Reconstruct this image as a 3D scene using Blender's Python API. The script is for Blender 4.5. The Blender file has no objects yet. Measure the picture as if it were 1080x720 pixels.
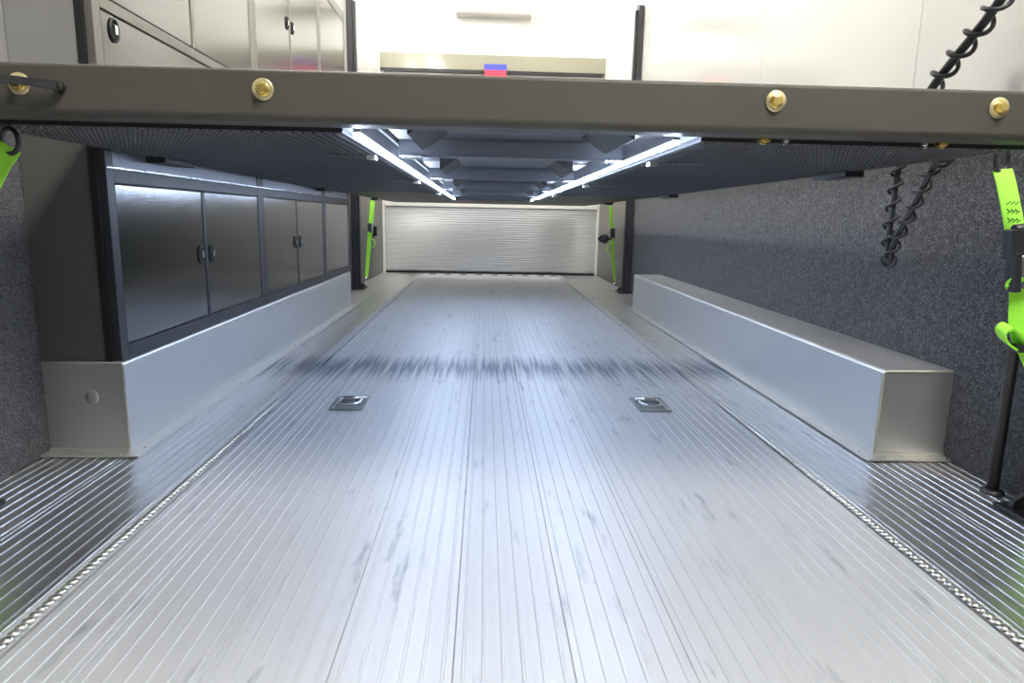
import bpy, math, random
from mathutils import Vector, Matrix
random.seed(4)
# ------------------------------------------------------------------ camera, world, exposure
H = 0.6436
F_PX, PITCH, YAW, ROLL = 708.58, 0.181848, 0.0432564, 0.0201979
sc = bpy.context.scene
def cam_axes():
    fwd = Vector((math.sin(YAW)*math.cos(PITCH), math.cos(YAW)*math.cos(PITCH), -math.sin(PITCH)))
    rt = Vector((math.cos(YAW), -math.sin(YAW), 0)); dn = fwd.cross(rt)
    c, s = math.cos(ROLL), math.sin(ROLL)
    return c*rt - s*dn, s*rt + c*dn, fwd
cr, cd_, cf = cam_axes()
cam = bpy.data.cameras.new('camera'); cam.sensor_width = 36; cam.lens = F_PX/1080*36
cam.clip_start = 0.02
cam_o = bpy.data.objects.new('camera', cam); sc.collection.objects.link(cam_o)
cam_o.matrix_world = Matrix(((cr.x, -cd_.x, -cf.x, 0), (cr.y, -cd_.y, -cf.y, 0), (cr.z, -cd_.z, -cf.z, H), (0, 0, 0, 1)))
sc.camera = cam_o
world = bpy.data.worlds.new('workshop'); sc.world = world; world.use_nodes = True
wb = world.node_tree.nodes['Background']; wb.inputs[0].default_value = (1.0, 0.94, 0.82, 1); wb.inputs[1].default_value = 0.16
sc.view_settings.view_transform = 'Standard'; sc.view_settings.look = 'None'
sc.view_settings.exposure = 0.0; sc.view_settings.gamma = 1.0; sc.view_settings.use_curve_mapping = False
LED_STRENGTH = 84.0
CEIL_STRENGTH = 48.0
REAR_STRENGTH = 95.0

# ------------------------------------------------------------------ main dimensions (metres)
WL, WR = -1.157, 1.308          # side walls
YB, YF = -0.9, 7.80             # rear opening, front wall
ZC = 3.35                       # ceiling
XC = (WL+WR)/2

# ------------------------------------------------------------------ materials
def mat(name, color=(.5,.5,.5), rough=.5, metal=0.0, emit=None, estr=0, spec=None, aniso=0):
    m = bpy.data.materials.new(name); m.use_nodes = True
    b = m.node_tree.nodes['Principled BSDF']
    b.inputs['Base Color'].default_value = (*color, 1); b.inputs['Roughness'].default_value = rough
    b.inputs['Metallic'].default_value = metal
    if spec is not None: b.inputs['Specular IOR Level'].default_value = spec
    if aniso: b.inputs['Anisotropic'].default_value = aniso
    if emit: b.inputs['Emission Color'].default_value = (*emit, 1); b.inputs['Emission Strength'].default_value = estr
    return m
def nd(m, t, **kw):
    n = m.node_tree.nodes.new(t)
    for k, v in kw.items(): setattr(n, k, v)
    return n
def lk(m, a, b): m.node_tree.links.new(a, b)
def coords(m, scale):
    tc = nd(m, 'ShaderNodeNewGeometry'); mp = nd(m, 'ShaderNodeMapping'); mp.inputs['Scale'].default_value = scale
    lk(m, tc.outputs['Position'], mp.inputs['Vector']); return mp.outputs['Vector']
def noise(m, vec, scale=1, detail=3, rough=.5):
    n = nd(m, 'ShaderNodeTexNoise'); n.inputs['Scale'].default_value = scale; n.inputs['Detail'].default_value = detail
    n.inputs['Roughness'].default_value = rough; lk(m, vec, n.inputs['Vector']); return n.outputs['Fac']
def ramp(m, fac, stops):
    r = nd(m, 'ShaderNodeValToRGB'); e = r.color_ramp.elements
    while len(e) < len(stops): e.new(.5)
    for el, (p, c) in zip(e, stops):
        el.position = p; el.color = (*c, 1) if len(c) == 3 else c
    lk(m, fac, r.inputs['Fac']); return r.outputs['Color']
def math_n(m, op, a, b=None, clamp=False):
    n = nd(m, 'ShaderNodeMath', operation=op, use_clamp=clamp)
    for i, v in enumerate((a, b)):
        if v is None: continue
        if hasattr(v, 'is_linked'): lk(m, v, n.inputs[i])
        else: n.inputs[i].default_value = v
    return n.outputs[0]
def mixc(m, fac, a, b):
    n = nd(m, 'ShaderNodeMix', data_type='RGBA')
    for sock, v in ((n.inputs[0], fac), (n.inputs[6], a), (n.inputs[7], b)):
        if hasattr(v, 'is_linked'): lk(m, v, sock)
        elif isinstance(v, tuple): sock.default_value = (*v, 1)
        else: sock.default_value = v
    return n.outputs[2]
def bump(m, h, strength=.3, dist=.01):
    n = nd(m, 'ShaderNodeBump'); n.inputs['Strength'].default_value = strength; n.inputs['Distance'].default_value = dist
    lk(m, h, n.inputs['Height']); lk(m, n.outputs['Normal'], m.node_tree.nodes['Principled BSDF'].inputs['Normal'])
def bs(m): return m.node_tree.nodes['Principled BSDF']

# aluminium floor planks: brushed along the trailer, scuffs, a darker streaky band across the middle
def floor_mat(name, base, rough, metal):
    m = mat(name, base, rough, metal)
    v1 = coords(m, (60, 1.6, 1)); streak = noise(m, v1, 1, 4, .6)
    v2 = coords(m, (7, 2.2, 1)); blot = noise(m, v2, 1, 4, .6)
    v3 = coords(m, (38, 5.5, 1)); smear = noise(m, v3, 1, 3, .55)
    geo = nd(m, 'ShaderNodeNewGeometry'); sep = nd(m, 'ShaderNodeSeparateXYZ'); lk(m, geo.outputs['Position'], sep.inputs[0])
    # darker streaky band lying across the floor near y = 2.75 m, ragged along the ribs
    wav = noise(m, coords(m, (90, .15, 1)), 1, 2, .5)
    yy = math_n(m, 'ADD', sep.outputs['Y'], math_n(m, 'MULTIPLY', math_n(m, 'SUBTRACT', wav, .5), .55))
    d = math_n(m, 'ABSOLUTE', math_n(m, 'SUBTRACT', yy, 2.86))
    band = math_n(m, 'SUBTRACT', 1.0, math_n(m, 'DIVIDE', d, .26), True)
    band = math_n(m, 'MULTIPLY', band, math_n(m, 'MULTIPLY', ramp_v(m, streak, .34, .52), 1.15), True)
    scuff = math_n(m, 'MULTIPLY', ramp_v(m, smear, .56, .66), ramp_v(m, blot, .50, .60))
    marks = math_n(m, 'MAXIMUM', band, math_n(m, 'MULTIPLY', scuff, .5))
    c0 = mixc(m, ramp_v(m, streak, .3, .7), tuple(.93*x for x in base), base)
    lk(m, mixc(m, marks, c0, (.15, .175, .225)), bs(m).inputs['Base Color'])
    r = math_n(m, 'ADD', rough-.06, math_n(m, 'MULTIPLY', blot, .12))
    lk(m, r, bs(m).inputs['Roughness'])
    return m
def ramp_v(m, fac, lo, hi):
    n = nd(m, 'ShaderNodeMapRange'); n.inputs['From Min'].default_value = lo; n.inputs['From Max'].default_value = hi
    lk(m, fac, n.inputs['Value']); return n.outputs['Result']
M = {}
M['floor'] = floor_mat('worn_aluminium_plank', (.56, .57, .59), .48, .5)
M['floorside'] = floor_mat('bright_aluminium_plank', (.66, .66, .66), .34, .95)
M['weld'] = mat('weld_metal', (.78, .77, .74), .28, 1)
def alu(name, base, rough, sx=(3, 3, 3)):
    m = mat(name, base, rough, 1)
    n = noise(m, coords(m, sx), 1, 4, .6)
    lk(m, math_n(m, 'ADD', rough-.10, math_n(m, 'MULTIPLY', n, .2)), bs(m).inputs['Roughness'])
    lk(m, mixc(m, n, tuple(.85*x for x in base), base), bs(m).inputs['Base Color'])
    return m
M['alu'] = alu('mill_aluminium', (.82, .82, .81), .38, (2.5, 2.5, 4)); bs(M['alu']).inputs['Metallic'].default_value = .88
M['flange'] = mat('flange_aluminium', (.70, .69, .64), .45, .8)
M['seal'] = mat('sealant', (.62, .60, .52), .6)
def carpet():
    m = mat('carpet', (.05,.05,.055), 1.0, spec=.1)
    a = noise(m, coords(m, (1,1,1)), 210, 2, .7); b = noise(m, coords(m, (1,1,1)), 60, 2, .5)
    f = math_n(m, 'ADD', math_n(m, 'MULTIPLY', a, .8), math_n(m, 'MULTIPLY', b, .2))
    lk(m, ramp(m, f, [(.34, (.020,.020,.022)), (.50, (.070,.070,.077)), (.66, (.19,.19,.205))]), bs(m).inputs['Base Color'])
    bump(m, a, .9, .006); bs(m).inputs['Sheen Weight'].default_value = .15
    return m
M['carpet'] = carpet()
M['white'] = mat('white_panel', (.84,.83,.79), .12)
M['ceil'] = mat('ceiling_white', (.80,.79,.76), .5)
M['seam'] = mat('panel_seam', (.42,.42,.40), .5)
def steel():
    m = mat('stainless', (.19,.19,.19), .16, 1)
    n = noise(m, coords(m, (3, 3, 2)), 1, 2, .5)
    lk(m, math_n(m, 'ADD', .14, math_n(m, 'MULTIPLY', n, .05)), bs(m).inputs['Roughness'])
    return m
M['steel'] = steel()
M['cabframe'] = mat('cabinet_frame_paint', (.040,.041,.047), .38, .3)
M['cabside'] = mat('cabinet_side_paint', (.09,.088,.085), .55)
M['upframe'] = mat('cabinet_frame_pale', (.20,.195,.18), .36, .6)  # stiles and rails coloured paler above the fascia than below it
M['upside'] = mat('cabinet_side_pale', (.25,.247,.25), .55)  # end panel coloured paler above the beam than below it
M['black'] = mat('black_paint', (.012,.012,.014), .4)
M['fascia'] = mat('cabinet_fascia', (.24,.25,.28), .38, .7)
M['trim'] = mat('bright_edge', (.75,.76,.80), .25, 1)
def beam_mat():
    m = mat('beam_powder_coat', (.085,.081,.068), .5, 0, spec=.35)
    n = noise(m, coords(m, (1,1,1)), 900, 2, .6); bump(m, n, .25, .001)
    n2 = noise(m, coords(m, (6,6,6)), 1, 3, .6)
    lk(m, mixc(m, n2, (.056,.054,.046), (.075,.072,.062)), bs(m).inputs['Base Color'])
    return m
M['beam'] = beam_mat()
def tread():
    m = mat('black_studded_sheet', (.018,.018,.02), .42)
    geo = nd(m, 'ShaderNodeNewGeometry'); sep = nd(m, 'ShaderNodeSeparateXYZ'); lk(m, geo.outputs['Position'], sep.inputs[0])
    n = noise(m, coords(m, (5, 5, 5)), 1, 3, .5)
    lk(m, mixc(m, n, (.012,.012,.0125), (.020,.020,.021)), bs(m).inputs['Base Color'])
    return m
M['tread'] = tread()
M['stud'] = mat('stud_crown', (.030,.030,.031), .30)
M['deckmetal'] = mat('deck_steel', (.10,.105,.12), .42, .2)
M['gold'] = mat('zinc_yellow', (.92,.72,.25), .25, 1)
M['washer'] = mat('pale_zinc', (.90,.80,.48), .35, 1)
M['silver'] = mat('bright_zinc', (.80,.80,.82), .25, 1)
M['pan'] = mat('pan_metal', (.45,.48,.48), .35, 1)
M['led'] = mat('led_diffuser', (.9,.95,1), .4, 0, (.62,.75,1.0), LED_STRENGTH)
M['ledch'] = mat('led_channel', (.36,.38,.42), .4, .6)
def strapm():
    m = mat('green_webbing', (.33,.80,.055), .7)
    n = noise(m, coords(m, (500,500,500)), 1, 1, .5); bump(m, n, .3, .001)
    return m
M['green'] = strapm()
M['dkgreen'] = mat('stitching_ink', (.05,.20,.01), .8)
M['rubber'] = mat('black_rubber', (.022,.022,.025), .38)
M['lamp'] = mat('lamp_diffuser', (.9,.9,.9), .5, 0, (1.0,.975,.92), CEIL_STRENGTH)
M['lampr'] = mat('rear_lamp_diffuser', (.9,.9,.9), .5, 0, (1.0,.965,.90), REAR_STRENGTH)
M['shut'] = alu('shutter_aluminium', (.56,.57,.585), .34, (2.5, 1.5, .2))
M['casing'] = mat('ivory_casing', (.50,.49,.45), .4)
M['blue'] = mat('blue_print', (.05,.06,.50), .5)
M['red'] = mat('red_print', (.80,.04,.07), .5)
M['greyupper'] = mat('grey_upper_panel', (.30,.30,.30), .5)
M['greywall'] = mat('grey_wall_panel', (.16,.155,.14), .45)
M['greygloss'] = mat('grey_gloss_panel', (.27,.26,.20), .10)

# ------------------------------------------------------------------ mesh builder
class MB:
    def __init__(s): s.v = []; s.f = []; s.m = []; s.sm = []
    def add(s, vs, fs, mi=0, smooth=False):
        b = len(s.v); s.v += [tuple(v) for v in vs]
        for f in fs:
            s.f.append([b+i for i in f]); s.m.append(mi); s.sm.append(smooth)
        return s
    def box(s, x0, x1, y0, y1, z0, z1, mi=0):
        vs = [(x,y,z) for z in (z0,z1) for y in (y0,y1) for x in (x0,x1)]
        return s.add(vs, [(0,2,3,1),(4,5,7,6),(0,1,5,4),(2,6,7,3),(0,4,6,2),(1,3,7,5)], mi)
    def prism(s, pts, axis, a, b, mi=0, smooth=False):
        """closed 2-D outline extruded along an axis; pts are the two other coordinates in xyz order"""
        def P(p, t):
            q = list(p); q.insert('xyz'.index(axis), t); return q
        n = len(pts); vs = [P(p,a) for p in pts]+[P(p,b) for p in pts]
        s.add(vs, [(i,(i+1)%n,n+(i+1)%n,n+i) for i in range(n)], mi, smooth)
        s.add([P(p,a) for p in pts], [tuple(range(n))[::-1]], mi); s.add([P(p,b) for p in pts], [tuple(range(n))], mi)
        return s
    def tube(s, path, r, seg=8, mi=0, caps=True):
        path = [Vector(p) for p in path]; n = len(path); rr = r if isinstance(r, (list,tuple)) else [r]*n
        t = (path[1]-path[0]).normalized(); u = t.orthogonal().normalized(); vs = []
        for i, p in enumerate(path):
            t2 = (path[min(i+1,n-1)]-path[max(i-1,0)]).normalized()
            u = (u - t2*u.dot(t2)).normalized(); w = t2.cross(u)
            vs += [p+rr[i]*(math.cos(a)*u+math.sin(a)*w) for a in (2*math.pi*k/seg for k in range(seg))]
        fs = [(i*seg+k, i*seg+(k+1)%seg, (i+1)*seg+(k+1)%seg, (i+1)*seg+k) for i in range(n-1) for k in range(seg)]
        s.add(vs, fs, mi, True)
        if caps: s.add(vs[:seg], [tuple(range(seg))[::-1]], mi); s.add(vs[-seg:], [tuple(range(seg))], mi)
        return s
    def lathe(s, c, axis, prof, seg=20, mi=0, smooth=True):
        """profile of (radius, offset along axis) turned about axis through c"""
        ax = Vector(axis).normalized(); u = ax.orthogonal().normalized(); w = ax.cross(u); c = Vector(c); n = len(prof); vs = []
        for r, h in prof: vs += [c+ax*h+r*(math.cos(a)*u+math.sin(a)*w) for a in (2*math.pi*k/seg for k in range(seg))]
        fs = [(i*seg+k, i*seg+(k+1)%seg, (i+1)*seg+(k+1)%seg, (i+1)*seg+k) for i in range(n-1) for k in range(seg)]
        s.add(vs, fs, mi, smooth)
        s.add(vs[:seg], [tuple(range(seg))[::-1]], mi); s.add(vs[-seg:], [tuple(range(seg))], mi)
        return s
    def torus(s, c, axis, R, r, seg=20, rs=8, mi=0, sx=1, sy=1, u=None):
        ax = Vector(axis).normalized(); u = Vector(u).normalized() if u else ax.orthogonal().normalized(); w = ax.cross(u); c = Vector(c); vs = []
        for i in range(seg):
            a = 2*math.pi*i/seg; d = math.cos(a)*u*sx+math.sin(a)*w*sy; dn = d.normalized()
            for k in range(rs):
                b = 2*math.pi*k/rs; vs.append(c+d*R+dn*r*math.cos(b)+ax*r*math.sin(b))
        fs = [(i*rs+k, ((i+1)%seg)*rs+k, ((i+1)%seg)*rs+(k+1)%rs, i*rs+(k+1)%rs) for i in range(seg) for k in range(rs)]
        return s.add(vs, fs, mi, True)
    def ribbon(s, path, wdir, width, th, mi=0):
        path = [Vector(p) for p in path]; vs = []; n = len(path)
        for i, p in enumerate(path):
            t = (path[min(i+1,n-1)]-path[max(i-1,0)]).normalized()
            wd = wdir[i] if isinstance(wdir, list) else wdir
            w = Vector(wd); w = (w-t*w.dot(t)).normalized(); nn = t.cross(w)
            ww = width[i] if isinstance(width, list) else width
            vs += [p-w*ww/2-nn*th/2, p+w*ww/2-nn*th/2, p+w*ww/2+nn*th/2, p-w*ww/2+nn*th/2]
        fs = [(i*4+k, i*4+(k+1)%4, (i+1)*4+(k+1)%4, (i+1)*4+k) for i in range(n-1) for k in range(4)]
        return s.add(vs, fs+[(3,2,1,0), tuple(4*(n-1)+k for k in range(4))], mi)

ORG = {}
def meshdata(name, mb, mats, org):
    me = bpy.data.meshes.new(name)
    me.from_pydata([(x-org[0], y-org[1], z-org[2]) for x,y,z in mb.v], [], mb.f)
    for m in (mats if isinstance(mats, (list,tuple)) else [mats]): me.materials.append(m)
    me.polygons.foreach_set('material_index', mb.m); me.polygons.foreach_set('use_smooth', mb.sm)
    me.update(); return me
def fix_normals(me):
    import bmesh
    bm = bmesh.new(); bm.from_mesh(me); bmesh.ops.remove_doubles(bm, verts=bm.verts, dist=1e-6)
    bmesh.ops.recalc_face_normals(bm, faces=bm.faces); bm.to_mesh(me); bm.free()
def put(name, mb, mats, parent=None, bevel=0, label=None, cat=None, group=None, kind=None, seg=2):
    if parent is None:
        xs = [v[0] for v in mb.v]; ys = [v[1] for v in mb.v]; zs = [v[2] for v in mb.v]
        org = ((min(xs)+max(xs))/2, (min(ys)+max(ys))/2, min(zs))
    else: org = ORG[parent]
    me = meshdata(name, mb, mats, org); fix_normals(me)
    o = bpy.data.objects.new(name, me); sc.collection.objects.link(o)
    if parent is None: o.location = org
    else: o.parent = parent
    ORG[o] = org
    if bevel:
        b = o.modifiers.new('bevel', 'BEVEL'); b.width = bevel; b.segments = seg; b.limit_method = 'ANGLE'
    tag(o, label, cat, group, kind); return o
def tag(o, label=None, cat=None, group=None, kind=None):
    for k, v in (('label',label),('category',cat),('group',group),('kind',kind)):
        if v: o[k] = v
    return o
def thing(name, loc, label, cat, group=None, kind=None):
    o = bpy.data.objects.new(name, None); sc.collection.objects.link(o); o.location = loc; o.empty_display_size = .1
    ORG[o] = tuple(loc); return tag(o, label, cat, group, kind)

# ================================================================== SETTING
# ---- floor: ribbed aluminium planks on a sub-floor
fl = put('floor', MB().box(WL-.05, WR+.05, YB, YF+.1, -.08, -.012), M['flange'], kind='structure',
         label='ribbed bare aluminium trailer floor with long planks and two weld seams', cat='floor')
def plank(x0, x1, ribs, rib_w=.0036, rib_h=.0014, mt='floor'):
    """profile in x,z with a chamfered edge and raised ribs, extruded along y"""
    top = 0.0; pts = [(x0+.0004, -.012), (x0+.0004, top-.001), (x0+.0014, top)]
    for k in range(ribs):
        xc = x0+(x1-x0)*(k+.5)/ribs
        pts += [(xc-rib_w/2-.0012, top), (xc-rib_w/2, top+rib_h), (xc+rib_w/2, top+rib_h), (xc+rib_w/2+.0012, top)]
    pts += [(x1-.0014, top), (x1-.0004, top-.001), (x1-.0004, -.012)]
    return put('plank', MB().prism(pts, 'y', YB, YF-.02), M[mt], fl)
seams = [-.741+.1757*k for k in range(10)]
plank(-.694, seams[1], 5)
for k in range(1, 9): plank(seams[k], seams[k+1], 6)
xs = [WL+.002, WL+.213, -.736]
for a, b in zip(xs, xs[1:]): plank(a, b, 8, .0026, .0022, 'floorside')
xs = [.872, .872+.216, WR-.002]
for a, b in zip(xs, xs[1:]): plank(a, b, 8, .0026, .0022, 'floorside')
put('weld_strip', MB().box(-.735, -.699, YB, YF-.02, -.012, .0005), M['floor'], fl)
put('weld_strip', MB().box(seams[9]+.005, .871, YB, YF-.02, -.012, .0005), M['floor'], fl)
def weld(x, y0, y1):
    mb = MB(); y = y0
    while y < y1:
        w = .0105+random.uniform(-.001,.001)
        mb.lathe((x, y, .0005), (0, .35, 1), [(w,0),(w*.92,.003),(w*.6,.0058),(w*.2,.0072)], 10)
        y += .0165
    return put('weld_bead', mb, M['weld'], fl, label='scalloped weld bead')
weld(-.712, .3, 2.3); weld(.853, .3, 2.3)
for k in range(9):
    x = seams[k+1]-.02 if k < 8 else .79
    put('drain_slot', MB().box(x-.035, x+.035, 7.60, 7.68, -.001, .004), M['black'], fl)

# ---- walls
def side_wall(name, xin, out, lab):
    w = put(name, MB().box(min(xin+out*.012, xin+out*.07), max(xin+out*.012, xin+out*.07), YB, YF+.07, -.08, ZC), M['ceil'], kind='structure', label=lab, cat='wall')
    x0, x1 = sorted((xin, xin+out*.012))
    put('carpet_panel', MB().box(x0, x1, YB, 5.9, 0, .92), M['carpet'], w, label='grey flecked carpet lining')
    put('wall_panel', MB().box(x0, x1, 5.9, YF, 0, .92), M['greywall'], w, .002, label='smooth dark grey lower wall panel')
    ys = [YB, .90, 2.12, 3.34, 4.56, 5.78, 7.0, YF]
    for a, b in zip(ys, ys[1:]):
        put('wall_panel', MB().box(x0, x1, a+.001, b-.001, .925, ZC), M['greyupper' if out < 0 and a < 2 else 'white'], w, .0015)
    put('panel_trim', MB().box(*sorted((xin-out*.003, xin+out*.012)), YB, YF, .918, .927), M['cabframe'], w)
    return w
side_wall('wall_left', WL, -1, 'left trailer wall, dark carpet below and white panels above')
side_wall('wall_right', WR, 1, 'right trailer wall, grey carpet below and glossy white panels above')
wf = put('wall_front', MB().box(WL, WR, YF+.05, YF+.12, .80, ZC), M['ceil'], kind='structure', label='glossy white front wall above the roller shutter', cat='wall')
put('wall_panel', MB().box(WL, WR, YF, YF+.05, 2.39, ZC), M['white'], wf, .002)
put('wall_panel', MB().box(WL, WR, YF+.01, YF+.05, .86, 2.19), M['white'], wf, .002)
put('kick_panel', MB().box(WL, WR, YF-.02, YF+.05, 2.225, 2.388), M['greygloss'], wf, .004, label='glossy grey strip across the front wall')
put('seal_strip', MB().box(WL+.04, WR-.04, YF-.035, YF, 2.19, 2.224), M['black'], wf, label='black rubber seal under the grey strip')
put('ceiling', MB().box(WL-.07, WR+.07, YB, YF+.12, ZC, ZC+.06), M['ceil'], kind='structure', label='white trailer ceiling', cat='ceiling')

# ---- roller shutter under the deck
d1 = thing('door_1', (XC, YF, 0), 'closed aluminium roller shutter at the far end of the floor', 'shutter', kind='structure')
mb = MB(); zs = .022; n = 30; pitch = (.815-zs)/n; pts = []
for k in range(n):
    z = zs+k*pitch
    for t, o in ((0,.002),(.12,.0),(.5,-.002),(.88,.0)): pts.append((YF-.004+o, z+t*pitch))
pts += [(YF-.004, zs+n*pitch), (YF+.012, zs+n*pitch), (YF+.012, zs)]
put('slat_curtain', mb.prism(pts, 'x', WL+.03, WR-.03), M['shut'], d1, kind='stuff', label='fine horizontal aluminium slats')
put('bottom_seal', MB().box(WL+.03, WR-.03, YF-.022, YF+.012, .001, .022), M['black'], d1)
put('header_bar', MB().box(WL+.03, WR-.03, YF-.05, YF+.012, .750, .80), M['white'], d1, .006)
for x0, x1 in ((WL+.001, WL+.028), (WR-.028, WR-.001)):
    put('jamb', MB().box(x0, x1, YF-.04, YF+.012, 0, .815), M['white'], d1, .003)

# ---- ceiling lamps (above the frame)
def ceiling_lamp(x, y, m, lab):
    t = thing('ceiling_light', (x, y, ZC-.05), lab, 'ceiling light', 'ceiling lights')
    put('housing', MB().box(x-.13, x+.13, y-.62, y+.62, ZC-.02, ZC), M['ceil'], t, .004)
    put('diffuser', MB().box(x-.11, x+.11, y-.60, y+.60, ZC-.05, ZC-.02), m, t, .008)
for nm, y in (('shutter end', 6.9), ('middle', 4.4), ('front beam', 2.4)):
    ceiling_lamp(WL+.22, y, M['lamp'], f'white ceiling light bar above the {nm} of the deck on the left side')
ceiling_lamp(XC+.5, 6.9, M['lamp'], 'white ceiling light bar above the shutter end of the deck on the right side')
for sd, x in (('left', XC+.76), ('right', XC+1.06)):
    ceiling_lamp(x, -.27, M['lampr'], f'white ceiling light bar near the rear opening on the {sd} side')

# ================================================================== WHEEL WELLS
def wheel_well(name, xw, xi, y0, y1, lab):
    sgn = 1 if xi > xw else -1          # direction from wall to aisle
    h = .252; r = .012
    xw += sgn*.0015
    t = thing(name, ((xw+xi)/2, (y0+y1)/2, .004), lab, 'wheel well', 'wheel well boxes')
    arc = [(xi-sgn*r+sgn*r*math.sin(a), h-r+r*math.cos(a)) for a in (math.pi/2*k/5 for k in range(6))]
    put('cover', MB().prism([(xw, .004), (xw, h)]+arc+[(xi, .004)], 'y', y0, y1), M['alu'], t)
    f0, f1 = sorted((xi, xi+sgn*.042))
    put('side_flange', MB().box(f0, f1, y0, y1, .003, .0075), M['flange'], t, .001)
    g0, g1 = sorted((xw, xi+sgn*.042))
    put('end_flange', MB().box(*sorted((xw, xi)), y0-.008, y0, .003, .014).box(g0, g1, y0-.045, y0, .003, .0075), M['flange'], t, .001)
    for rx in (xw+sgn*.012, xi-sgn*.014): put('rivet', MB().lathe((rx, y0-.030, .0075), (0,0,1), [(.0045,0),(.004,.0016),(.002,.0026)], 10), M['silver'], t)
    for ry in (y0+.02, y0+.75, y0+1.5, y0+2.3): put('rivet', MB().lathe((xi+sgn*.026, ry, .0075), (0,0,1), [(.0045,0),(.004,.0016),(.002,.0026)], 10), M['silver'], t)
    edge = [(xi-sgn*.001, y0, .010), (xi-sgn*.001, y0, h-r)]+[(a[0], y0, a[1]) for a in arc[::-1]]+[(xw+sgn*.006, y0, h)]
    wob = [Vector(p)+Vector((random.uniform(-.0006,.0006)-sgn*.001, -.001, random.uniform(-.0006,.0006)-.0035)) for p in edge]
    put('sealant_bead', MB().tube(wob, .0032, 6), M['seal'], t)
    return t
wl = wheel_well('wheel_well', WL, -.945, 1.767, 4.80, 'long aluminium wheel well box under the left cabinets')
put('plug', MB().lathe((-1.035, 1.767, .155), (0,-1,0), [(.019,0),(.017,.0015),(.006,.0028)], 18), M['alu'], wl)
wheel_well('wheel_well', WR, 1.103, 1.767, 4.92, 'long aluminium wheel well box against the right carpet wall')

# ================================================================== CABINETS
XFACE = -.950
def latch(parent, y, z):
    mb = MB(); x = XFACE+.0025
    mb.torus((x, y, z), (1,0,0), .020, .0035, 24, 8, 0, 1.35, .95, u=(0,0,1))
    mb.lathe((x-.002, y, z), (1,0,0), [(.0195,0),(.0195,.0005)], 20, 1)
    mb.box(x-.001, x+.006, y-.007, y+.007, z-.010, z+.012, 2)
    put('latch', mb, [M['rubber'], M['black'], M['silver']], parent, label='black oval paddle latch with bright paddle')
def door(parent, y0, y1, z0, z1, ly=None, lz=None):
    d = put('door', MB().box(XFACE-.016, XFACE, y0, y1, z0, z1), M['steel'], parent, .0015)
    if ly is not None: latch(d, ly, lz)
    return d
def cabinet(y0, y1, lab, doors_y, first=False):
    t = thing('storage_cabinet', ((WL+XFACE)/2, (y0+y1)/2, .254), lab, 'cabinet', 'stainless cabinets along the left wall')
    ztop = 1.95
    put('body', MB().box(WL+.002, XFACE-.018, y0+(.022 if first else .001), y1-.001, .2545, ztop), M['cabside'], t)
    fx0, fx1 = XFACE-.018, XFACE+.002
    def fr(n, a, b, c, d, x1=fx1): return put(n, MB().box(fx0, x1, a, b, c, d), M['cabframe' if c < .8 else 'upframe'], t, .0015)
    a0, a1 = doors_y[0][0]-.004, doors_y[-1][1]+.004
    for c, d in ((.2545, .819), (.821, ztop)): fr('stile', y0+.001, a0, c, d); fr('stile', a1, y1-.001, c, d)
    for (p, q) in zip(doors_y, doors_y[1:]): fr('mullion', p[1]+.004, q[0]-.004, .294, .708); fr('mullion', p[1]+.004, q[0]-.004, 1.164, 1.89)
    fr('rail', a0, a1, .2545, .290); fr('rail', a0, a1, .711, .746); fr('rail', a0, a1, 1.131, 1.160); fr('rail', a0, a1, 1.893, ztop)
    put('edge_trim', MB().box(fx0, XFACE+.006, y0+.002, y1-.002, .747, .751), M['trim'], t)
    put('fascia', MB().box(fx0, XFACE-.001, y0+.012, y1-.004, .752, .815), M['fascia'], t, .001)
    for i, (a, b) in enumerate(doors_y):
        if len(doors_y) == 2: ly = b-.03 if i == 0 else a+.03
        else: ly = None
        door(t, a, b, .294, .708, ly, .502)
        door(t, a, b, 1.164, 1.889, ly, 1.53)
    door(t, doors_y[0][0], doors_y[-1][1], .825, 1.127, doors_y[0][0]+.055, 1.092)
    if first:
        put('side_panel', MB().box(WL+.002, -.990, y0, y0+.020, .2545, .899), M['cabside'], t, .001, label='lower part of the end panel, darker grey')
        put('side_panel', MB().box(WL+.002, -.990, y0, y0+.020, .901, ztop), M['upside'], t, .001, label='upper part of the end panel, lighter grey')
        put('corner_post', MB().box(-.9885, XFACE-.018, y0-.004, y0+.020, .2545, ztop), M['black'], t, .0015)
    return t
cabinet(1.767, 2.955, 'tall steel cabinet nearest the camera with dark end panel and two lower doors', [(1.808,2.338),(2.368,2.900)], True)
cabinet(2.955, 4.085, 'middle tall steel cabinet with two lower doors, between two other cabinets', [(2.990,3.478),(3.505,4.038)])
cabinet(4.085, 4.800, 'farthest and narrowest tall steel cabinet, beside the far left post', [(4.118,4.768)])

# ================================================================== LIFT DECK
YD0, YD1 = 1.24, 7.12; DL, DR = -.938, 1.048; ZU = .798; DXC = (DL+DR)/2
deck = thing('lift_deck', (DXC, YD0, ZU), 'raised dark steel lift deck with studded underside spanning the trailer', 'lift deck')
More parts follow.
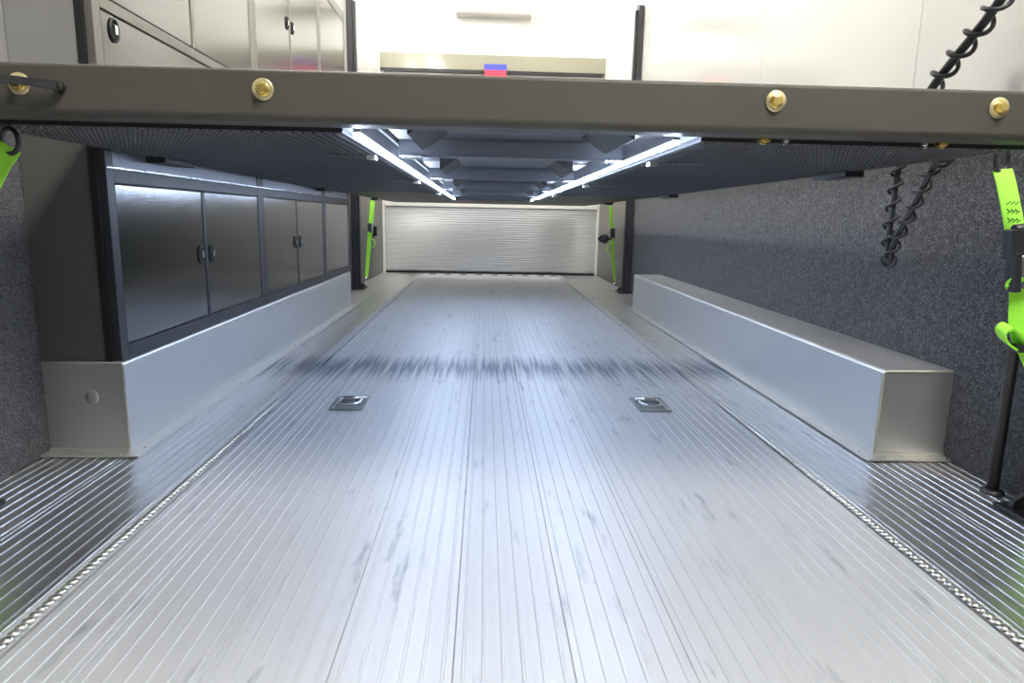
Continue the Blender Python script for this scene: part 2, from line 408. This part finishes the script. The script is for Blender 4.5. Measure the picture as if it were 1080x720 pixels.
# front beam with a rolled lower edge
ZT = .888
pts = [(YD0, .815)]
for k in range(1, 7):
    a = math.pi/2*k/6; pts.append((YD0+.014*(1-math.cos(a)), .815-.014*math.sin(a)))
pts += [(YD0+.066, .801), (YD0+.066, ZT)]
for k in range(0, 4):
    a = math.pi/2*k/3; pts.append((YD0+.006-.006*math.sin(a), ZT-.006+.006*math.cos(a)))
put('front_beam', MB().prism(pts, 'x', DL, DR), M['beam'], deck, label='dark grey-brown front beam')
def bolt(x, z):
    wsh = put('washer', MB().lathe((x, YD0, z), (0,-1,0), [(.0185,0),(.0185,.0022),(.017,.003),(.010,.003)], 28), M['washer'], deck)
    mb = MB(); mb.lathe((x, YD0-.003, z), (0,-1,0), [(.0125,0),(.0122,.002),(.010,.0028)], 24)
    hexp = [(x+.0095*math.cos(math.pi/3*k+.3), z+.0095*math.sin(math.pi/3*k+.3)) for k in range(6)]
    mb.prism(hexp, 'y', YD0-.0125, YD0-.003)
    put('bolt_head', mb, M['gold'], wsh, .0008, label='gold zinc hex bolt head')
for x, z in ((-.797,.852),(-.387,.854),(.517,.858),(.929,.857)): bolt(x, z)
# handle bar on the left of the beam
mb = MB().tube([(-.727, YD0-.001, .847), (-.727, YD0-.018, .847)], .0080, 12, 1)
mb.ribbon([(-.724, YD0-.017, .848), (-.78, YD0-.024, .853), (-.86, YD0-.030, .859), (-.925, YD0-.026, .862)], (0,0,1), .013, .006)
mb.tube([(-.925, YD0-.030, .862), (-.925, YD0-.001, .862)], .008, 12, 1)
put('handle', mb, [M['cabframe'], M['black']], deck, label='thin black handle bar')
# deck plate and edge rails
put('deck_plate', MB().box(DL, DR, YD0+.066, YD1, .842, .880), M['deckmetal'], deck)
put('edge_rail', MB().box(DL, DL+.04, YD0+.068, YD1, ZU+.006, .8415), M['deckmetal'], deck)
put('edge_rail', MB().box(DR-.04, DR, YD0+.068, YD1, ZU+.006, .8415), M['deckmetal'], deck)
put('rear_beam', MB().box(DL+.04, DR-.04, YD1-.06, YD1-.001, ZU+.006, .8415), M['deckmetal'], deck)
RL, RR = -.268, .410; YR = 5.68
for a, b, y0, y1 in ((DL, RL, YD0+.075, YR), (RR, DR, YD0+.075, YR), (DL, DR, YR+.001, YD1)):
    put('underside_panel', MB().box(a, b, y0, y1, ZU-.004, ZU+.004), M['tread'], deck, label='black studded underside sheet')
# raised studs on the sheets, too many to count: one joined part per sheet
def studs(x0, x1, y0, y1):
    mb = MB(); p = .019; ny = int((y1-y0)/p); nx = int((x1-x0)/p)
    zb, zt = ZU-.004, ZU-.0072
    for j in range(ny):
        for i in range(nx):
            x = x0+(i+.5)*p; y = y0+(j+.5)*p; a = .0082; b = .0038
            k = len(mb.v)
            mb.v += [(x-a,y,zb),(x,y-a,zb),(x+a,y,zb),(x,y+a,zb),(x-b,y,zt),(x,y-b,zt),(x+b,y,zt),(x,y+b,zt)]
            mb.f += [[k,k+1,k+5,k+4],[k+1,k+2,k+6,k+5],[k+2,k+3,k+7,k+6],[k+3,k,k+4,k+7],[k+4,k+5,k+6,k+7]]
    mb.m = [0]*len(mb.f); mb.sm = [False]*len(mb.f)
    me = meshdata('studs', mb, M['stud'], ORG[deck]); o = bpy.data.objects.new('studs', me); sc.collection.objects.link(o); o.parent = deck
    ORG[o] = ORG[deck]; tag(o, kind='stuff', label='grid of small raised studs')
studs(DL, RL, YD0+.078, 4.2); studs(RR, DR, YD0+.078, 4.2)
# recess: side rails, cross beams, brackets
for x0, x1 in ((RL-.004, RL+.004), (RR-.004, RR+.004)):
    put('recess_side', MB().box(x0, x1, YD0+.07, YR, ZU+.005, .8415), M['ledch'], deck)
for x0, x1 in ((RL+.034, RL+.042), (RR-.042, RR-.034)):
    put('recess_rail', MB().box(x0, x1, YD0+.07, YR, .826, .8415), M['deckmetal'], deck)
CY = [1.80, 2.77, 3.74, 4.71, 5.66]
for y in CY:
    mb = MB().box(RL+.044, RR-.044, y, y+.05, .801, .8415).box(RL+.044, RR-.044, y-.004, y+.052, .797, .801)
    put('cross_beam', mb, M['deckmetal'], deck, .0015)
for y in CY[:4]:
    for s, xb in ((1, -.155), (-1, .297)):
        y0, y1 = y-.42, y-.10
        prof = [(xb, .8412), (xb+s*.062, .8412), (xb+s*.003, .803), (xb, .803)]
        put('bracket', MB().prism(prof, 'y', y0, y1), M['black'], deck)
        put('bay_plate', MB().box(*sorted((xb-s*.066, xb-s*.004)), y-.30, y-.02, .8365, .8412), M['flange'], deck)
        put('clip', MB().box(*sorted((xb-s*.064, xb-s*.012)), y-.012, y+.055, .7935, .797), M['silver'], deck)
put('ring_lug', MB().box(DR+.001, DR+.045, 1.395, 1.415, .800, .815), M['black'], deck, .002)
# brackets along the outer edges and bolts under the beam
for x0, x1, y in ((DL-.003, DL+.05, 1.96), (DL-.003, DL+.05, 3.85), (DL-.003, DL+.05, 5.7), (DR-.05, DR+.003, 1.88), (DR-.05, DR+.003, 3.7), (DR-.05, DR+.003, 5.6)):
    put('edge_bracket', MB().box(x0, x1, y, y+.19, ZU-.022, ZU-.0042), M['black'], deck, .002)
for x, y in ((-.36,1.75),(-.36,2.9),(.50,1.75),(.50,2.9),(-.36,4.2),(.50,4.2)):
    s = 1 if x < 0 else -1
    put('hinge_plate', MB().box(x-.045, x+.06, y, y+.05, ZU-.0075, ZU-.0041).box(*sorted((x+s*.062, x+s*.084)), y-.004, y+.03, ZU-.016, ZU-.0041, 1), [M['black'], M['silver']], deck)
for x, m, r in ((.524, 'gold', .013), (.566, 'silver', .007), (.835, 'silver', .007), (.868, 'gold', .013)):
    put('bolt_end', MB().lathe((x, YD0+.055, .8005), (0,0,-1), [(r,0),(r,.006),(r*.6,.007),(r*.6,.011)], 6, smooth=False), M[m], deck)
deck.rotation_euler.x = -.0025

# ---- LED strips under the deck
def led(x, lab):
    t = thing('led_light_strip', (x, YD0+.08, .775), lab, 'light strip', 'led strips under the deck')
    zl = .797; tilt = -.0025
    def zz(y): return zl+tilt*(y-YD0)
    y0, y1 = 1.325, 5.42
    def slab(x0, x1, za, zb):
        vs = [(xx, y, zz(y)+q) for q in (za, zb) for y in (y0, y1) for xx in (x0, x1)]
        return MB().add(vs, [(0,2,3,1),(4,5,7,6),(0,1,5,4),(2,6,7,3),(0,4,6,2),(1,3,7,5)])
    put('channel', slab(x-.006, x+.006, -.001, .040), M['ledch'], t)
    put('diffuser', slab(x-.0070, x+.0070, -.0075, -.0012), M['led'], t, .002)
led(-.243, 'long bright white led strip under the left of the deck recess')
led(.366, 'long bright white led strip under the right of the deck recess')

# ================================================================== LIFT POSTS
def lift_post(xw, s, y0, lab, top=2.40):
    t = thing('lift_post', (xw+s*.045, y0+.05, .003), lab, 'post', 'corner lift posts')
    put('column', MB().box(*sorted((xw+s*.002, xw+s*.045)), y0+.02, y0+.12, .014, top), M['cabframe'], t, .003)
    put('slide_channel', MB().box(*sorted((xw+s*.0455, xw+s*.070)), y0+.045, y0+.095, .014, top-.03), M['cabframe'], t, .002)
    put('base_plate', MB().box(*sorted((xw+s*.002, xw+s*.112)), y0-.03, y0+.143, .003, .014), M['black'], t, .002)
    mb = MB().prism([(xw+s*.0705, .0142), (xw+s*.100, .0142), (xw+s*.098, .030), (xw+s*.0705, .050)], 'y', y0+.02, y0+.034)
    put('gusset', mb, M['black'], t)
    put('gusset', MB().prism([(xw+s*.0705, .0142), (xw+s*.100, .0142), (xw+s*.098, .030), (xw+s*.0705, .050)], 'y', y0+.10, y0+.114), M['black'], t)
    put('bolt', MB().lathe((xw+s*.088, y0, .0142), (0,0,1), [(.008,0),(.008,.006)], 6, smooth=False), M['silver'], t)
    put('cap', MB().prism([(y0+.018, top), (y0+.122, top), (y0+.122, top+.03), (y0+.10, top+.03)], 'x', *sorted((xw+s*.002, xw+s*.047))), M['black'], t)
    return t
lift_post(WL, 1, 5.93, 'black lift post standing against the left wall beyond the cabinets')
lift_post(WR, -1, 5.93, 'black lift post standing against the right wall beyond the wheel well')
lift_post(WL, 1, 1.29, 'black lift post at the near left edge by the carpet, only its foot showing')
lift_post(WR, -1, 1.29, 'black lift post at the near right edge, foot beside the thin rod')
t = thing('support_rod', (1.256, 1.512, .003), 'thin black upright rod beside the right carpet wall', 'rod')
put('rod', MB().tube([(1.256, 1.512, .006), (1.256, 1.512, 1.9)], .0125, 14), M['rubber'], t)
put('foot', MB().lathe((1.256, 1.512, .003), (0,0,1), [(.026,0),(.026,.005),(.018,.009)], 20), M['rubber'], t)

# ================================================================== STRAPS
def smooth(pts, n=8):
    P = [Vector(p) for p in pts]; P = [2*P[0]-P[1]]+P+[2*P[-1]-P[-2]]; out = []
    for i in range(1, len(P)-2):
        for k in range(n):
            u = k/n; a, b, c, d = P[i-1:i+3]
            out.append(.5*((2*b)+(c-a)*u+(2*a-5*b+4*c-d)*u*u+(3*b-a-3*c+d)*u**3))
    return out+[P[-2]]
# near right strap, with ring, ratchet buckle and folded tail
t = thing('ratchet_strap', (1.10, 1.34, .02), 'lime green ratchet strap hanging at the near right end of the deck', 'strap', 'green ratchet straps')
put('ring', MB().torus((1.075, 1.405, .782), (.25,-1,0), .019, .0045, 24, 8, 0, 1.25, .95, u=(0,0,1)), M['rubber'], t)
main = smooth([(1.078,1.403,.763), (1.076,1.380,.725), (1.082,1.350,.640), (1.092,1.333,.55), (1.100,1.333,.50), (1.112,1.332,.43), (1.150,1.312,.34), (1.200,1.312,.18), (1.216,1.320,.040)])
put('webbing', MB().ribbon(main, (1,-.25,.2), .036, .0025), M['green'], t, label='lime green webbing')
mb = MB()
for k in range(5):
    z = .690-.009*k; xx = 1.0585+(.700-z)*.25
    for q in (-.009, 0.0, .009): mb.ribbon([(xx+q-.004, 1.3395, z), (xx+q+.004, 1.3390, z-.006*(1 if k % 2 else -1))], (0,.2,1), .0022, .0012)
put('stitching', mb, M['dkgreen'], t)
mb = MB()
c0 = Vector((1.083, 1.322, .592))
def bx(cx, cz, w, h, y0, y1, mi, rot=0.12):
    pts = []
    for a, b in ((-w,-h),(w,-h),(w,h),(-w,h)):
        pts.append((cx+a*math.cos(rot)+b*math.sin(rot)*-1, cz+a*math.sin(rot)+b*math.cos(rot)))
    mb.prism(pts, 'y', y0, y1, mi)
bx(1.068, .612, .022, .030, 1.305, 1.333, 0); bx(1.088, .560, .026, .036, 1.312, 1.329, 1); bx(1.066, .556, .007, .040, 1.303, 1.331, 0)
mb.tube([(1.055, 1.318, .640), (1.100, 1.318, .646)], .011, 12, 0)
mb.tube([(1.062, 1.310, .585), (1.118, 1.310, .590)], .007, 12, 1)
put('buckle', mb, [M['rubber'], M['silver']], t, .002, label='black and steel ratchet buckle')
tail = smooth([(1.118,1.325,.535), (1.085,1.318,.520), (1.066,1.318,.530), (1.075,1.305,.548)])
put('tail', MB().ribbon(tail, (0,-.5,1), .020, .003), M['green'], t)
loop = smooth([(1.122,1.325,.402), (1.095,1.318,.432), (1.070,1.316,.446), (1.060,1.318,.432), (1.080,1.322,.410), (1.112,1.322,.394)])
lp = put('tail_loop', MB().ribbon(loop, (0,1,.35), .030, .004), M['green'], t)
put('keeper', MB().box(1.094, 1.130, 1.306, 1.336, .392, .408), M['rubber'], t, .003)
put('hook', MB().tube([(1.216,1.320,.045), (1.216,1.315,.030), (1.218,1.305,.022)], .005, 8), M['silver'], t)
# near left strap
t = thing('ratchet_strap', (-.86, 1.33, .02), 'lime green ratchet strap hanging at the near left end of the deck', 'strap', 'green ratchet straps')
put('ring', MB().torus((-.886, 1.335, .766), (-.2,-1,0), .019, .0045, 24, 8, 0, 1.2, .95, u=(0,0,1)), M['rubber'], t)
put('webbing', MB().ribbon(smooth([(-.885,1.335,.755), (-.914,1.330,.71), (-.968,1.325,.60), (-.99,1.325,.45), (-1.03,1.325,.25), (-1.06,1.32,.04)]), (1,.2,-.2), .036, .0025), M['green'], t)
put('buckle', MB().box(-.995, -.950, 1.300, 1.320, .50, .59), M['rubber'], t, .004)
# far straps
def far_strap(s, x, p0, p1, lab):
    t = thing('ratchet_strap', (x, (p0[1]+p1[1])/2, p1[2]), lab, 'strap', 'green ratchet straps')
    a, b = Vector(p0), Vector(p1)
    put('webbing', MB().ribbon([a.lerp(b, k/8) for k in range(9)], (.6,.8,0), [.052]*4+[.046, .044, .040, .036, .032], .004), M['green'], t)
    m_ = a.lerp(b, .36); put('buckle', MB().box(m_.x-.022, m_.x+.022, m_.y-.04, m_.y-.004, m_.z-.045, m_.z+.045), M['rubber' if s > 0 else 'silver'], t, .004)
    k_ = a.lerp(b, .56); put('tail', MB().ribbon(smooth([k_+Vector((0,-.01,.05)), k_+Vector((s*-.045,-.02,.03)), k_+Vector((s*-.05,-.02,-.02)), k_+Vector((0,-.01,-.05))]), (0,1,0), .045, .006), M['green'], t)
    put('hook', MB().tube([a.lerp(b, .985), b, b+Vector((0,-.02,-.03))], .010, 8), M['silver'], t)
    return t
far_strap(-1, -1.06, (-1.06,6.52,.775), (-1.06,6.10,.085), 'lime green ratchet strap in front of the far left grey wall')
r = far_strap(1, 1.19, (1.19,6.46,.770), (1.19,6.09,.080), 'lime green ratchet strap in front of the far right grey wall')
put('hand_knob', MB().lathe((1.17, 6.26, .47), (-1,-.2,0), [(.012,0),(.014,.03),(.040,.04),(.046,.065),(.032,.10),(.014,.125)], 14), M['rubber'], r)
t = thing('wall_latch', (WL, 7.05, .36), 'small black latch on the far left grey wall beside the shutter', 'latch')
put('plate', MB().box(WL+.0005, WL+.012, 7.02, 7.14, .40, .56), M['black'], t, .003)
put('lever', MB().box(WL+.012, WL+.045, 7.06, 7.10, .43, .53), M['black'], t, .004)

# ================================================================== COILED CORD
t = thing('coiled_cord', (1.20, 1.95, .53), 'black cord wrapped in a loose spiral hanging beside the right carpet wall', 'cord')
path = smooth([(1.21,1.60,1.27), (1.20,1.650,1.165), (1.20,1.852,1.016), (1.20,1.945,.90), (1.20,1.968,.800), (1.20,1.975,.66), (1.20,1.972,.565), (1.20,1.960,.540), (1.195,1.945,.548),
               (1.19,1.925,.60), (1.19,1.86,.70), (1.19,1.80,.795), (1.19,1.775,.815), (1.195,1.745,.812)], 14)
def fat(z): return 1.0+.3*min(1, max(0, (z-.86)/.12))
put('core', MB().tube(path, [.0088*fat(p.z) for p in path], 8), M['rubber'], t)
L = [0]
for a, b in zip(path, path[1:]): L.append(L[-1]+(b-a).length)
hel = []; hr = []; N = int(L[-1]/.0035); u = None; j = 0; ph = 0
for k in range(N):
    s_ = L[-1]*k/N
    while j < len(L)-2 and L[j+1] < s_: j += 1
    f = (s_-L[j])/max(1e-6, L[j+1]-L[j]); p = path[j].lerp(path[j+1], f); tg = (path[min(j+2,len(path)-1)]-path[max(j-1,0)]).normalized()
    u = tg.orthogonal().normalized() if u is None else (u-tg*u.dot(tg)).normalized(); w = tg.cross(u)
    fz = fat(p.z); ph += 2*math.pi*(L[-1]/N)/(.050+.016*(fz-1)/.3); rad = .0175*fz; hr.append(.0046*fz)
    hel.append(p+rad*(math.cos(ph)*u+math.sin(ph)*w))
put('spiral_wrap', MB().tube(hel, hr, 6), M['rubber'], t)

# ================================================================== FRONT WALL ITEMS
t = thing('air_conditioner', (.07, YF-.06, 2.755), 'white rounded unit mounted high on the white front wall', 'wall unit')
pts = [(YF-.002, 2.76), (YF-.09, 2.76)]+[(YF-.09-.05*math.sin(a), 2.81-.05*math.cos(a)) for a in (math.pi/2*k/5 for k in range(6))]+[(YF-.14, 2.87)]+[(YF-.09-.05*math.cos(a), 2.87+.05*math.sin(a)) for a in (math.pi/2*k/5 for k in range(6))]+[(YF-.002, 2.92)]
put('casing', MB().prism(pts, 'x', -.335, .475), M['casing'], t, .006)
put('louver', MB().box(-.30, .576, YF-.10, YF-.03, 2.765, 2.785), M['ceil'], t, .003)
t = thing('placard', (.095, YF-.05, 2.14), 'small blue over red placard on the front wall seal', 'placard')
put('upper_half', MB().box(-.025, .215, YF-.05, YF-.037, 2.225, 2.285), M['blue'], t)
put('lower_half', MB().box(-.025, .215, YF-.05, YF-.037, 2.14, 2.225), M['red'], t)

# ================================================================== FLOOR TIE-DOWNS
def tie_down(x, y, lab, rot):
    t = thing('tie_down_ring', (x, y, .0025), lab, 'tie-down', 'floor tie-downs')
    w, d = .055, .085
    mb = MB()
    for a, b, c, e in ((-w, w, -d, -d+.012), (-w, w, d-.012, d), (-w, -w+.010, -d+.012, d-.012), (w-.010, w, -d+.012, d-.012)):
        mb.box(x+a, x+b, y+c, y+e, .0025, .0075)
    put('frame', mb, M['pan'], t, .001)
    put('pan', MB().box(x-w+.01, x+w-.01, y-d+.012, y+d-.012, .0025, .0035), M['ledch'], t)
    put('ring', MB().tube(smooth([(x-.030, y+.035, .011), (x-.036, y+.005, .012), (x-.030, y-.036, .012), (x, y-.042, .012), (x+.030, y-.036, .012), (x+.036, y+.005, .012), (x+.030, y+.035, .011)], 5), .0055, 8), M['silver'], t)
    put('hinge_bar', MB().tube([(x-w+.008, y+.035, .011), (x+w-.008, y+.035, .011)], .007, 10), M['silver'], t)
tie_down(-.456, 2.265, 'recessed steel tie-down ring in the floor, left one', 0)
tie_down(.592, 2.28, 'recessed steel tie-down ring in the floor, right one', 0)
